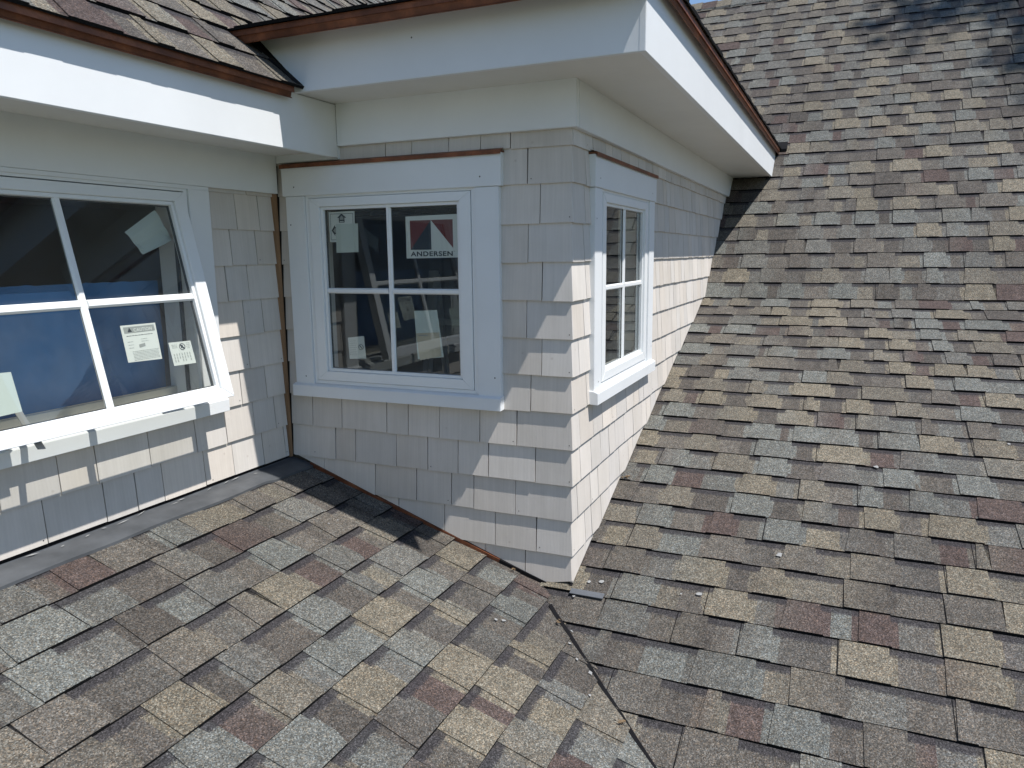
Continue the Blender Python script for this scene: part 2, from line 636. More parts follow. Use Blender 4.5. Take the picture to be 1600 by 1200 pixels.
# cut shingle edge along the valley, its shadow built in as a black strip
bm = bmesh.new()
prev = None
for k in range(0, 90):
    x = -.115 - k * .035
    j = noise.noise(Vector((k * .45, 0, 0))) * .004
    yy = x - 1.088 + j
    z = K1 * x + Z0
    pts = [Vector((x - .0055, yy + .0055, z - .004)), Vector((x + .003, yy - .003, z - .004)), Vector((x + .003, yy - .003, z + .0135)), Vector((x - .0055, yy + .0055, z + .0085))]
    cur = [bm.verts.new(p) for p in pts]
    if prev:
        for a in range(4):
            bm.faces.new((prev[a], prev[(a + 1) % 4], cur[(a + 1) % 4], cur[a]))
    prev = cur
bmesh.ops.recalc_face_normals(bm, faces=bm.faces[:])
hpart('valley_edge_shadow', bm, MEMB_SHADOW, parent=rf_right)

# --- upper roof above the left wall (rises towards +Y)
upL = Roof()
YE, ZE = -.368, 1.386
dy = dx
n = 21
for i in range(n):
    ya = YE + i * dy
    upL.course(Vector((0, ya, ZE + K2 * (ya - YE))), Vector((0, ya + dy, ZE + K2 * (ya + dy - YE))), Vector((1, 0, 0)), -6.5, (-.298 if i < 2 else 5.6), wav=(.45 if i == 0 else 1.5), foot=0)
yr, zr = YE + n * dy, ZE + K2 * n * dy
upL.face([Vector((-6.5, yr, zr)), Vector((5.6, yr, zr)), Vector((5.6, yr + 4, zr - 3.4)), Vector((-6.5, yr + 4, zr - 3.4))], [(.08, .075, .07)] * 4, [(0, 0)] * 4)
x = -6.5
while x < 5.7:
    c = pick()
    for sy in (-1, 1):
        a = Vector((x, yr, zr + .034)); b = Vector((x + .16, yr, zr + .026))
        d = Vector((0, sy * .105, -.105 * K2))
        q = [a, b, b + d, a + d]
        if sy < 0: q = q[::-1]
        upL.face(q, [c] * 4, [(0, 0)] * 4)
        upL.face([a + d, b + d, b + d - Vector((0, 0, .018)), a + d - Vector((0, 0, .018))], [(.01, .01, .01)] * 4, [(0, 0)] * 4)
    x += .145
rf_up = hpart('roof', upL.bm, ASPH)
rf_up['label'] = 'steep upper roof slope over the left eave'

# --- dormer roof: low hip over the projecting dormer
K3 = .30
dr = Roof()
XE, ZA, YE2, ZE2 = -.365, 1.573, -1.584, 1.601
HP = ZA - K3 * XE - ZE2 + K3 * YE2            # hip line: Y = X + HP / K3
dd = EXP / math.sqrt(1 + K3 * K3)
for i in range(9):
    xa = XE + i * dd
    dr.course(Vector((xa, 0, ZA + K3 * (xa - XE))), Vector((xa + dd, 0, ZA + K3 * (xa + dd - XE))), Vector((0, 1, 0)), YE2 + .001, .6, wav=.4, foot=0)
dr.cut((0, HP / K3, 0), (1, -1, 0))
dr2 = Roof()
for i in range(16):
    ya = YE2 + i * dd
    dr2.course(Vector((0, ya, ZE2 + K3 * (ya - YE2))), Vector((0, ya + dd, ZE2 + K3 * (ya + dd - YE2))), Vector((1, 0, 0)), XE + .001, 5.0, wav=.4, foot=0)
dr2.cut((0, HP / K3, 0), (-1, 1, 0))
# merge both slopes in one mesh
me_tmp = bpy.data.meshes.new('tmp')
dr2.bm.to_mesh(me_tmp)
dr2.bm.free()
dr.bm.from_mesh(me_tmp)
bpy.data.meshes.remove(me_tmp)
rf_dorm = hpart('dormer_roof', dr.bm, ASPH)

# ------------------------------------------------------------------ cedar shingle walls
ZK = [1.180, 1.060] + [1.060 - .1308 * k for k in range(1, 16)]
TOPZ = 1.50

class Wall:
    """t runs along the wall, z up, d outwards"""
    def __init__(self, f):
        self.f = f
        self.bm = bmesh.new()
        self.col = self.bm.loops.layers.float_color.new('tint')
        self.gr = self.bm.loops.layers.float_vector.new('grain')

    def shake(self, poly, z0, z1, col, dbutt, shift, nails=False):
        """poly in (t,z); thickness tapers from dbutt at z0 to .004 at z1"""
        if len(poly) < 3: return
        ar = sum(poly[i][0] * poly[(i + 1) % len(poly)][1] - poly[(i + 1) % len(poly)][0] * poly[i][1] for i in range(len(poly)))
        if abs(ar) < 1e-6: return

        def D(z): return .0045 + (dbutt - .0045) * max(0, min(1, (z1 - z) / (z1 - z0)))
        fr = [self.bm.verts.new(self.f(t, z, D(z))) for t, z in poly]
        bk = [self.bm.verts.new(self.f(t, z, .001)) for t, z in poly]
        cols = (col[0], col[1], col[2], 1)
        fs = [(self.bm.faces.new(fr), poly)]
        n = len(poly)
        for i in range(n):
            k = (i + 1) % n
            fs.append((self.bm.faces.new((fr[k], fr[i], bk[i], bk[k])), [poly[k], poly[i], poly[i], poly[k]]))
        if nails:
            t = random.choice((poly[0][0] + .012, poly[1][0] - .012))
            z = z0 + random.uniform(.012, .020)
            if min(p[0] for p in poly) < t < max(p[0] for p in poly):
                nv = [self.bm.verts.new(self.f(t + .0022 * math.cos(k * 1.047), z + .0022 * math.sin(k * 1.047), D(z) + .0009)) for k in range(6)]
                nf = self.bm.faces.new(nv)
                nf.material_index = 1
                for lp in nf.loops: lp[self.col] = (.1, .1, .1, 1)
        for q, (f, pp) in enumerate(fs):
            for lp, (t, z) in zip(f.loops, pp):
                lp[self.col] = cols
                lp[self.gr] = (t + shift, z + shift * .37, shift)

def shade():
    j = random.uniform(.90, 1.06)
    wv = random.uniform(-.012, .012)
    return ((.605 + wv) * j, .556 * j, (.500 - wv) * j)

def subtract(poly, rect):
    """poly axis-aligned-ish convex polygon minus rectangle"""
    x0, x1, z0, z1 = rect
    out = []
    p = clip(poly, -1, 0, x0)
    if p: out.append(p)
    p = clip(poly, 1, 0, -x1)
    if p: out.append(p)
    mid = clip(clip(poly, 1, 0, -x0), -1, 0, x1)
    if mid:
        p = clip(mid, 0, -1, z0)
        if p: out.append(p)
        p = clip(mid, 0, 1, -z1)
        if p: out.append(p)
    return out

def build_wall(f, t0, t1, joints, hole, planes, top, rows, wid=(.085, .19), endt=0.0):
    W = Wall(f)
    zk = ZK
    for r, zb_ in enumerate(zk):
        if r not in rows: continue
        ztop = top if r == 0 else min(zk[r - 1], top)
        z0 = zb_
        js = joints.get(r)
        if js is None:
            js = []
            t = t0 + random.uniform(.05, .16)
            while t < t1:
                js.append(t)
                t += random.uniform(*wid)
        elif isinstance(js, tuple):        # (known joints, side they cover up to): fill the rest
            known, lim = js
            known = list(known)
            t = lim
            while t > t0:
                t -= random.uniform(*wid)
                if t > t0: known.append(t)
            js = sorted(known)
        edges = [t0] + sorted(js) + [t1]
        for a, b in zip(edges, edges[1:]):
            g = random.uniform(.0012, .0022)
            dj = random.uniform(-.0018, .0016)
            tl = random.uniform(-.0012, .0012)
            ga = 0 if a == t0 else g
            gb = 0 if b == t1 else g
            poly = [(a + ga, z0 + dj), (b - gb, z0 + dj), (b - gb + (tl if b < t1 else -endt), ztop + .004), (a + ga + tl, ztop + .004)]
            col = shade()
            db = random.uniform(.0118, .0134)
            sh = random.uniform(0, 50)
            polys = [poly]
            for (pa, pb, pc) in planes:
                polys = [clip(q, pa, pb, pc) for q in polys]
            if hole:
                polys = [s for q in polys if len(q) > 2 for s in subtract(q, hole)]
            for q in polys:
                W.shake(q, z0, zk[r - 1] if r else z0 + .13, col, db, sh, random.random() < .22 or (b >= t1 and random.random() < .7))
    bmesh.ops.recalc_face_normals(W.bm, faces=W.bm.faces[:])
    return W.bm

def backer(bm, f, t0, t1, z0, z1, hole, mi=0):
    x0, x1, h0, h1 = hole
    for (a, b, c, d) in ((t0, x0, z0, z1), (x1, t1, z0, z1), (x0, x1, z0, h0), (x0, x1, h1, z1)):
        for dd_, rev in ((0, False), (-.012, True)):
            p = [bm.verts.new(f(a, c, dd_)), bm.verts.new(f(b, c, dd_)), bm.verts.new(f(b, d, dd_)), bm.verts.new(f(a, d, dd_))]
            fc = bm.faces.new(p)
            fc.material_index = mi if not rev else 1

fA = lambda t, z, d: Vector((-d, -t, z))              # t = -Y
fB = lambda t, z, d: Vector((t, -1.235 - d, z))       # t = X
fL = lambda t, z, d: Vector((t, -d, z))               # t = X

jA = {0: [.524, .635, .786, .91, 1.023], 1: [.05, .45, 1.084], 2: [1.129], 3: [1.084], 4: [1.135], 5: [1.077], 6: [1.133], 7: [1.09],
      8: [.125, .27, .482, .579, .716, .886, 1.035], 9: [.232, .329, .52, .661, .792, .919, 1.105],
      10: [.168, .417, .606, .76, .855, 1.027], 11: [.36, .521, .727, .943, 1.108], 12: [.9, 1.063], 13: [.7, .95]}
jL = {1: [-.181], 2: ([-.238, -.117], -.238), 3: ([-.274, -.144], -.274), 4: ([-.198], -.198), 5: ([-.132], -.132), 6: ([-.224], -.224),
      7: ([-.14, -.276, -.409, -.538, -.649, -.774, -.959, -1.129], -1.129), 8: ([-.1, -.219, -.366, -.51, -.708, -.902, -1.025], -1.025)}
jL[1] = ([-.181], -.181)

# corner courses: the A wall stops flush, wall B's shakes cover its edge
zgap = .021
holeA = (.056 + .06, .056 + .88, .31, 1.10)
wa = build_wall(fA, .018, 1.2478, jA, holeA, [(K1, 1, -zgap), (-K1 * .6, 1, .352 - 0 + .60 * K1 * 1.2)], 1.236, range(0, 14), endt=.0085)
wallA = hpart('wall', wa, CEDAR, [CEDAR, NAIL])
wallA['label'] = 'narrow dormer wall, mostly in shade, between the inner and the outer corner'
holeB = (.177 + .06, .177 + .88, .31, 1.10)
wb = build_wall(fB, -.0015, 4.2, {}, holeB, [(-K1, 1, -Z0 - .014), (-K2, 1, -KZ + K2 * KX - .012)], 1.236, range(0, 14), wid=(.07, .17))
wallB = hpart('wall', wb, CEDAR, [CEDAR, NAIL])
wallB['label'] = 'long sunlit dormer wall running up the main roof'
holeL = (-1.45, -.44, .31, 1.10)
wl = build_wall(fL, -6.0, -.034, jL, holeL, [(0, 1, -.0125)], 1.078, range(1, 10), wid=(.10, .20))
wallL = hpart('wall', wl, CEDAR, [CEDAR, NAIL])
wallL['label'] = 'front wall carrying the tilted open window'

# underlay, with the inner room face
for f, t0, t1, z0, z1, h, par in ((fA, 0, 1.235, -1.2, 1.40, holeA, wallA), (fB, -.0, 4.4, -1.2, 1.40, holeB, wallB), (fL, -6, 0, -1.2, 1.25, holeL, wallL)):
    bm = bmesh.new()
    backer(bm, f, t0, t1, z0, z1, h)
    hpart('underlay', bm, PAPERBACK, [PAPERBACK, PLASTER], parent=par)

# the room behind the windows
bm = bmesh.new()
def quad(bm, pts, mi=0):
    f = bm.faces.new([bm.verts.new(Vector(p)) for p in pts])
    f.material_index = mi
for (x0, x1, y0, y1) in ((-6, 0, .012, 3.5), (0, 4.4, -1.22, 3.5)):
    quad(bm, [(x0, y0, -1.2), (x1, y0, -1.2), (x1, y1, -1.2), (x0, y1, -1.2)], 1)
    quad(bm, [(x0, y0, 1.235), (x1, y0, 1.235), (x1, y1, 1.235), (x0, y1, 1.235)])
quad(bm, [(-6, .012, -1.2), (-6, 3.5, -1.2), (-6, 3.5, 1.24), (-6, .012, 1.24)])
quad(bm, [(4.4, -1.22, -1.2), (4.4, 3.5, -1.2), (4.4, 3.5, 1.24), (4.4, -1.22, 1.24)])
quad(bm, [(-6, 3.5, -1.2), (4.4, 3.5, -1.2), (4.4, 3.5, 1.24), (-6, 3.5, 1.24)])
hpart('interior_wall', bm, PLASTER, [PLASTER, FLOORM])

# storey below, down to the ground
bm = bmesh.new()
box(bm, (-6, -4.0, -5.2), (9.5, 5.3, -1.8))
hpart('lower_storey', bm, SOFF)

# ------------------------------------------------------------------ eaves
def nails(bm, pts, axis, mi=1, r=.0028):
    """small dark nail heads; axis = outward normal"""
    ax = Vector(axis)
    u = ax.orthogonal().normalized()
    v = ax.cross(u)
    for p in pts:
        p = Vector(p)
        f = bm.faces.new([bm.verts.new(p + ax * .0008 + (u * math.cos(k * math.pi / 4) + v * math.sin(k * math.pi / 4)) * r) for k in range(8)])
        f.material_index = mi

# dormer frieze boards
bm = bmesh.new()
box(bm, (-.030, -1.2648, 1.232), (0, -.3255, 1.384), .0015)
box(bm, (.0005, -1.2650, 1.2325), (4.3, -1.236, 1.3845), .0015)
box(bm, (-.024, -.323, 1.186), (0, -.0005, 1.24), .0012)
hpart('frieze_board', bm, TRIM)
# left frieze board
bm = bmesh.new()
box(bm, (-6, -.030, 1.071), (-.0245, -.0005, 1.226), .0015)
hpart('frieze_board', bm, TRIM)
# soffits
bm = bmesh.new()
box(bm, (-.262, -1.543, 1.3815), (4.3, .1, 1.392))
hpart('soffit', bm, SOFF)
bm = bmesh.new()
box(bm, (-6, -.318, 1.2135), (-.0005, .1, 1.222))
hpart('soffit', bm, SOFF)
# fascia boards
bm = bmesh.new()
prism(bm, [(-.265, -1.5455, 1.378), (-.265, .02, 1.378), (-.265, .02, 1.606), (-.265, -1.5455, 1.606)], (.019, 0, 0), bev=.0015)
nails(bm, [(-.265, -1.34, 1.552), (-.265, -.8, 1.50)], (-1, 0, 0))
hpart('fascia_board', bm, TRIM, [TRIM, NAIL])['label'] = 'shaded fascia along the front of the dormer eave'
bm = bmesh.new()
box(bm, (-.2655, -1.546, 1.3775), (4.3, -1.527, 1.6055), .0015)
hpart('fascia_board', bm, TRIM)['label'] = 'sunlit fascia running back to the main roof'
bm = bmesh.new()
box(bm, (-6, -.324, 1.190), (-.0265, -.305, 1.3795), .0015)
hpart('fascia_board', bm, TRIM)['label'] = 'bright fascia over the tilted window'
# copper drip edges
def drip(p0, p1, out, z0, z1, name='drip_edge'):
    """folded strip from p0 to p1 (x,y), out = outward unit"""
    bm = bmesh.new()
    p0 = Vector((p0[0], p0[1], 0)); p1 = Vector((p1[0], p1[1], 0)); o = Vector((out[0], out[1], 0))
    n = max(2, int((p1 - p0).length / .12))
    prof = [(.002, z1 + .012), (.030, z1), (.026, z0 + (z1 - z0) * .55), (.0245, z0 + (z1 - z0) * .50), (.020, z0 + .004), (.026, z0), (.024, z0 - .0015), (.0175, z0 + .002), (.004, z1 - .004)]
    rows = []
    for i in range(n + 1):
        q = p0 + (p1 - p0) * i / n
        row = []
        for k, (d, z) in enumerate(prof):
            j = noise.noise(Vector((i * 1.3 + k * .2, p0.x * 3, k * .3))) * .0014
            row.append(bm.verts.new(q + o * (d + j) + Vector((0, 0, z + j * .6))))
        rows.append(row)
    m = len(prof)
    for a, b in zip(rows, rows[1:]):
        for k in range(m):
            bm.faces.new((a[k], a[(k + 1) % m], b[(k + 1) % m], b[k]))
    bm.faces.new(rows[0]); bm.faces.new(rows[-1][::-1])
    bmesh.ops.recalc_face_normals(bm, faces=bm.faces[:])
    return hpart(name, bm, COPPER)
drip((-6, -.324), (-.300, -.324), (0, -1), 1.354, 1.3885)
drip((-.325, -1.572), (-.325, -.150), (-1, 0), 1.532, 1.5735)
drip((-.300, -1.546), (3.93, -1.546), (0, -1), 1.560, 1.600)

# folded copper flange and deck under the upper roof edges
def LZ0(y): return ZE + K2 * (y - YE)
bm = bmesh.new()
prism(bm, [(-6, YE + .007, ZE - .002 + K2 * .007), (-6, -.02, ZE - .002 + K2 * (-.02 - YE)), (-6, -.02, ZE - .022 + K2 * (-.02 - YE)), (-6, YE + .007, ZE - .022 + K2 * .007)], (5.70, 0, 0))
prism(bm, [(XE + .008, YE2 + .01, ZA - .002 + K3 * .008), (-.275, YE2 + .01, ZA - .004 + K3 * (-.275 - XE)), (-.275, YE2 + .01, ZA - .02 + K3 * (-.275 - XE)), (XE + .008, YE2 + .01, ZA - .02 + K3 * .008)], (0, 1.43, 0))
prism(bm, [(XE + .1, YE2 + .008, ZE2 - .002), (XE + .1, -1.5, ZE2 - .004 + K3 * .08), (XE + .1, -1.5, ZE2 - .022 + K3 * .08), (XE + .1, YE2 + .008, ZE2 - .022)], (4.1, 0, 0))
prism(bm, [(-.30, -.09, LZ0(-.09) - .004), (-.30, 1.85, LZ0(1.85) - .004), (-.30, 1.85, LZ0(1.85) - .02), (-.30, -.09, LZ0(-.09) - .02)], (5.9, 0, 0))
prism(bm, [(-6, -.019, LZ0(-.019) - .004), (-6, 1.85, LZ0(1.85) - .004), (-6, 1.85, LZ0(1.85) - .02), (-6, -.019, LZ0(-.019) - .02)], (5.7, 0, 0))
hpart('roof_deck', bm, COPPER)

# dark step flashing where the left upper roof meets the dormer fascia
bm = bmesh.new()
def LZ(y): return ZE + K2 * (y - YE)
for (y0, y1) in ((-.372, -.165),):
    a = [Vector((-.268, y0, LZ(y0) + .006)), Vector((-.303, y0, LZ(y0) + .006)), Vector((-.303, y1, LZ(y1) + .006)), Vector((-.268, y1, LZ(y1) + .006))]
    prism(bm, a, (0, 0, .010))
    prism(bm, [(-.267, y0 + .004, LZ(y0) + .004), (-.267, y1, LZ(y1) + .004), (-.267, y1, LZ(y1) + .034), (-.267, y0 + .03, LZ(y0) + .036)], (-.004, 0, 0))
hpart('step_flashing', bm, MEMB_SHADOW)
# black tip where the dormer eave dies into the main roof
bm = bmesh.new()
prism(bm, [(3.885, -1.552, 1.585), (3.885, -1.625, 1.585), (3.955, -1.625, 1.645), (3.955, -1.552, 1.645)], (0, 0, .018))
hpart('step_flashing', bm, MEMB_SHADOW)

# lead apron at the foot of the left wall
bm = bmesh.new()
prev = None
nx = 130
for i in range(nx + 1):
    x = -6.0 + (6.0 - .004) * i / nx
    lw = -.104 - .012 * noise.noise(Vector((x * 3.1, 5, 0))) - (.012 if x > -.25 else 0)
    row = []
    for (fy, lift) in ((-.0065, .0030), (-.0075, .0005), (-.016, .0010), (-.05, .0070), (lw, .0150), (lw - .0008, .0060)):
        j = noise.noise(Vector((x * 6, fy * 30, 2))) * .0018 if lift < .02 else 0
        row.append(bm.verts.new((x, fy, K1 * fy + lift + j)))
    if prev:
        for k in range(5):
            bm.faces.new((prev[k], prev[k + 1], row[k + 1], row[k]))
    prev = row
for k in range(70):
    x = -.25 - k * .083 + random.uniform(-.03, .03)
    yy = random.uniform(-.013, -.030)
    a = random.uniform(-.3, .3)
    ln, wd_ = random.uniform(.006, .030), random.uniform(.0012, .0035)
    z = K1 * yy + .0062
    d = Vector((math.cos(a), math.sin(a), K1 * math.sin(a)))
    e_ = Vector((-math.sin(a), math.cos(a), K1 * math.cos(a)))
    p = Vector((x, yy, z))
    f = bm.faces.new([bm.verts.new(p - d * ln), bm.verts.new(p - e_ * wd_), bm.verts.new(p + d * ln), bm.verts.new(p + e_ * wd_)])
    f.material_index = 1
hpart('apron_flashing', bm, LEAD, [LEAD, CHALK])
bm = bmesh.new()
box(bm, (-6, -.0062, -.004), (-.02, -.0005, .024))
hpart('base_strip', bm, MEMB_SHADOW)

# sloping copper and black strip at the foot of the dormer wall
bm = bmesh.new()
def sp(y, z): return (-.0015, y, K1 * y + z)
prism(bm, [sp(-.10, .004), sp(-.96, .004), sp(-.96, .0185), sp(-.10, .0205)], (-.0125, 0, 0))
hpart('base_flashing', bm, COPPER)
bm = bmesh.new()
prism(bm, [sp(-.9605, .002), sp(-1.2335, .002), sp(-1.2335, .030), sp(-1.17, .024), sp(-.9605, .0195)], (-.0145, 0, 0))
prism(bm, [(-.0160, -1.2340, K1 * -1.234 - .004), (.012, -1.2345, K1 * -1.234 - .004), (.012, -1.2345, -.352), (-.0160, -1.2340, -.357)], (0, -.014, 0))
hpart('base_flashing', bm, MEMB_SHADOW)
bm = bmesh.new()
zz = lambda x: K1 * x + Z0
prism(bm, [(-.055, -1.252, zz(-.055) + .015), (-.055, -1.375, zz(-.055) + .015), (-.030, -1.375, zz(-.030) + .014), (-.030, -1.252, zz(-.030) + .014)], (0, 0, .0025))
hpart('flashing_tab', bm, STEEL)

# wooden strip in the inner corner
bm = bmesh.new()
prism(bm, [(-.016, -.017, .006), (-.030, -.017, .006), (-.040, -.017, 1.0705), (-.016, -.017, 1.0705)], (0, .016, 0), bev=.001)
hpart('corner_strip', bm, WOOD)

# ------------------------------------------------------------------ windows
def frame_bm(x0, x1, z0, z1, wl_, wr, wb_, wt, ya, yb, bev=.0012, miter=True):
    """rectangular ring made of four mitred bars; y from ya (outside) to yb"""
    bm = bmesh.new()
    O = [(x0, z0), (x1, z0), (x1, z1), (x0, z1)]
    I = [(x0 + wl_, z0 + wb_), (x1 - wr, z0 + wb_), (x1 - wr, z1 - wt), (x0 + wl_, z1 - wt)]
    for k in range(4):
        a, b = O[k], O[(k + 1) % 4]
        c, d = I[(k + 1) % 4], I[k]
        prism(bm, [(a[0], ya, a[1]), (b[0], ya, b[1]), (c[0], ya, c[1]), (d[0], ya, d[1])], (0, yb - ya, 0), bev=bev)
    return bm

def add(bm, other):
    me = bpy.data.meshes.new('t')
    other.to_mesh(me)
    other.free()
    bm.from_mesh(me)
    bpy.data.meshes.remove(me)

def make_window(sw, tilt, head, label):
    """local x right, y into the wall, z = world height; sash left edge at x=.119, width sw"""
    SX0, SX1 = .119, .119 + sw
    R = SX1 + .111                       # outer casing edge
    # the window's own mesh: the unit frame with deep jambs
    bm = frame_bm(SX0 - .018, SX1 + .018, .324, 1.062, .0165, .0165, .0145, .0135, -.020, .115)
    win = link('window', bm, VINYL, house)
    win['label'] = label
    # dark gasket line behind the sash
    def sub(name, bm, m, mats=None):
        o = link(name, bm, m, win, mats)
        return o
    bm = frame_bm(SX0 - .0015, SX1 + .0015, .3385, 1.0485, .010, .010, .010, .010, .016 if not tilt else .02, .03, 0)
    sub('gasket', bm, SEAL)
    # casings
    bm = bmesh.new()
    box(bm, (.011, -.027, .316), (SX0 - .0185, .0, 1.0575), .0014)
    nails(bm, [(.062, -.027, .352), (.03, -.027, .95)], (0, -1, 0))
    sub('side_casing', bm, TRIM, [TRIM, NAIL])
    bm = bmesh.new()
    box(bm, (SX1 + .0185, -.027, .316), (R, .0, 1.0575), .0014)
    nails(bm, [(R - .024, -.027, .39)], (0, -1, 0))
    sub('side_casing', bm, TRIM, [TRIM, NAIL])
    if head:
        bm = bmesh.new()
        box(bm, (0, -.031, 1.0585), (R + .011, 0, 1.170), .0014)
        nails(bm, [(.058, -.031, 1.092), (R - .068, -.031, 1.092)], (0, -1, 0))
        sub('head_casing', bm, TRIM, [TRIM, NAIL])
        bm = bmesh.new()
        box(bm, (-.003, -.037, 1.1705), (R + .014, -.001, 1.1765), .0008)
        prism(bm, [(-.003, -.036, 1.1768), (R + .014, -.036, 1.1768), (R + .014, -.012, 1.184), (-.003, -.012, 1.184)], (0, 0, .001))
        box(bm, (-.003, -.0385, 1.163), (R + .014, -.0372, 1.1768))
        sub('drip_cap', bm, COPPER)
    else:
        bm = bmesh.new()
        box(bm, (.011, -.0255, 1.0578), (R, 0, 1.0705), .001)
        sub('head_casing', bm, TRIM)
    # sill with sloping top
    bm = bmesh.new()
    prism(bm, [(.004, -.044, .272), (.004, -.044, .3165), (.004, -.027, .3235), (.004, 0, .3235), (.004, 0, .274)], (R + .0, 0, 0), bev=.0014)
    sub('sill', bm, TRIM)
    # sash; everything on it turns about its top edge
    GX0, GX1, GZ0, GZ1 = SX0 + .059, SX1 - .034 - .0, .388, 1.003
    GX1 = SX1 - .034 if False else SX1 - .059 + .025 * 0
    rot = Matrix.Rotation(tilt, 4, 'X')
    piv = Matrix.Translation(Vector((0, -.030, 1.047)))
    T = piv @ rot @ piv.inverted()
    items = []
    bm = frame_bm(SX0, SX1, .340, 1.047, .046, .046, .036, .032, -.0235, .014)
    add(bm, frame_bm(SX0 + .0465, SX1 - .0465, .3765, 1.0145, .012, .012, .0115, .0115, -.0145, .012, .001))
    items.append(('sash', bm, VINYL, None))
    mx = (GX0 + GX1) / 2
    mz = .6945
    bm = bmesh.new()
    bw = .0105 if not tilt else .0125
    for yy, q in ((-.0125, 1), (.0065, -1)):
        y1 = yy + .007 * q
        prism(bm, [(mx - bw, y1, GZ0 - .0), (mx - bw * .55, yy, GZ0), (mx + bw * .55, yy, GZ0), (mx + bw, y1, GZ0)], (0, 0, GZ1 - GZ0))
        for (xa, xb) in ((GX0, mx - bw), (mx + bw, GX1)):
            prism(bm, [(xa, y1, mz - bw), (xa, yy, mz - bw * .55), (xa, yy, mz + bw * .55), (xa, y1, mz + bw)], (xb - xa, 0, 0))
    items.append(('muntin', bm, VINYL, None))
    for (xa, xb) in ((GX0 - .001, mx), (mx, GX1 + .001)):
        for (za, zb_) in ((GZ0 - .001, mz), (mz, GZ1 + .001)):
            bm = bmesh.new()
            quad(bm, [(xa, -.003, za), (xb, -.003, za), (xb, -.003, zb_), (xa, -.003, zb_)])
            items.append(('pane', bm, GLASS, None))
    # dark spacer round the glass
    bm = frame_bm(GX0 - .0005, GX1 + .0005, GZ0 - .0005, GZ1 + .0005, .004, .004, .004, .004, -.0028, .004, 0)
    items.append(('spacer', bm, SEAL, None))
    for name, b, m, ms in items:
        b.transform(T)
        sub(name, b, m, ms)
    return win, T, (GX0, GX1, GZ0, GZ1)

def copy_part(o):
    c = o.copy()
    C.objects.link(c)
    for ch in o.children:
        d = ch.copy()
        C.objects.link(d)
        d.parent = c
    return c

winA, TA, GA = make_window(.697, 0.0, True, 'closed square window in the narrow dormer wall, with a red logo sticker')
# local x = -Y - .056 ; local y = +X
MA = Matrix(((0, 1, 0, 0), (-1, 0, 0, -.056), (0, 0, 1, HZ), (0, 0, 0, 1)))
winA.matrix_local = MA
winB = copy_part(winA)
winB['label'] = 'closed window in the sunlit dormer wall beside the main roof'
winB.matrix_local = Matrix.Translation(Vector((.177, -1.235, HZ)))
SWL = .915
winL, TL, GL = make_window(SWL, -math.radians(13.0), False, 'wide awning window tilted open at the bottom')
XL = -.489 - SWL - .119
winL.matrix_local = Matrix.Translation(Vector((XL, 0, HZ)))
# stay arm that holds the open sash
bm = bmesh.new()
box(bm, (0, 0, 0), (.020, .0035, .20), .0008)
bm.transform(Matrix.Rotation(math.radians(14), 4, 'Y'))
arm = link('stay_arm', bm, ALU, winL)
arm.matrix_local = Matrix.Translation(Vector((-1.18 - XL, -.165, .335))) @ Matrix.Rotation(math.radians(-60), 4, 'X')
bm = bmesh.new()
box(bm, (-1.30 - XL, .02, .338), (-1.05 - XL, .05, .352), .001)
tube(bm, [(-1.18 - XL, -.02, .345), (-1.18 - XL, -.035, .33), (-1.175 - XL, -.05, .328)], .006, 8)
link('crank_box', bm, VINYL, winL)
bm = bmesh.new()
box(bm, (.10, .086, .3385), (SWL + .137, .112, .375), .002)
link('inner_stop', bm, INNER, winL)
W2 = Matrix.Translation(Vector((XL, 0, HZ)))

# ------------------------------------------------------------------ paper labels stuck on the glass
def sheet(pts, y, T, MW, name, label, mats, extra=None, cat='sticker', curl=0.0, nsub=1):
    """pts: corners (x,z) in window-local coordinates, y = outer side offset"""
    bm = bmesh.new()
    if nsub == 1:
        prism(bm, [(x, y, z) for x, z in pts], (0, .0004, 0))
    else:
        g = []
        for i in range(nsub + 1):
            row = []
            for j in range(nsub + 1):
                u, v = i / nsub, j / nsub
                a = Vector(pts[0]).lerp(Vector(pts[1]), u)
                b = Vector(pts[3]).lerp(Vector(pts[2]), u)
                p = a.lerp(b, v)
                bulge = curl * math.sin(math.pi * u) * (v ** 1.5) + curl * .5 * math.sin(2.2 * math.pi * v) * .4
                row.append(bm.verts.new((p.x, y - abs(bulge), p.y)))
            g.append(row)
        for i in range(nsub):
            for j in range(nsub):
                bm.faces.new((g[i][j], g[i + 1][j], g[i + 1][j + 1], g[i][j + 1]))
    if extra: extra(bm)
    bm.transform(T)
    me = bpy.data.meshes.new(name)
    wm = Matrix.Translation(Vector((0, 0, -HZ))) @ MW
    ctr = Vector((0, 0, 0))
    bm.transform(wm)
    n = len(bm.verts)
    for v in bm.verts: ctr += v.co
    ctr /= n
    ctr.z = min(v.co.z for v in bm.verts)
    bm.transform(Matrix.Translation(-ctr))
    bm.normal_update()
    bm.to_mesh(me)
    bm.free()
    for m in mats: me.materials.append(m)
    o = bpy.data.objects.new(name, me)
    o.location = ctr
    C.objects.link(o)
    tag(o, label, cat)
    return o

def flat(bm, pts, y, mi):
    f = bm.faces.new([bm.verts.new((x, y, z)) for x, z in pts])
    f.material_index = mi

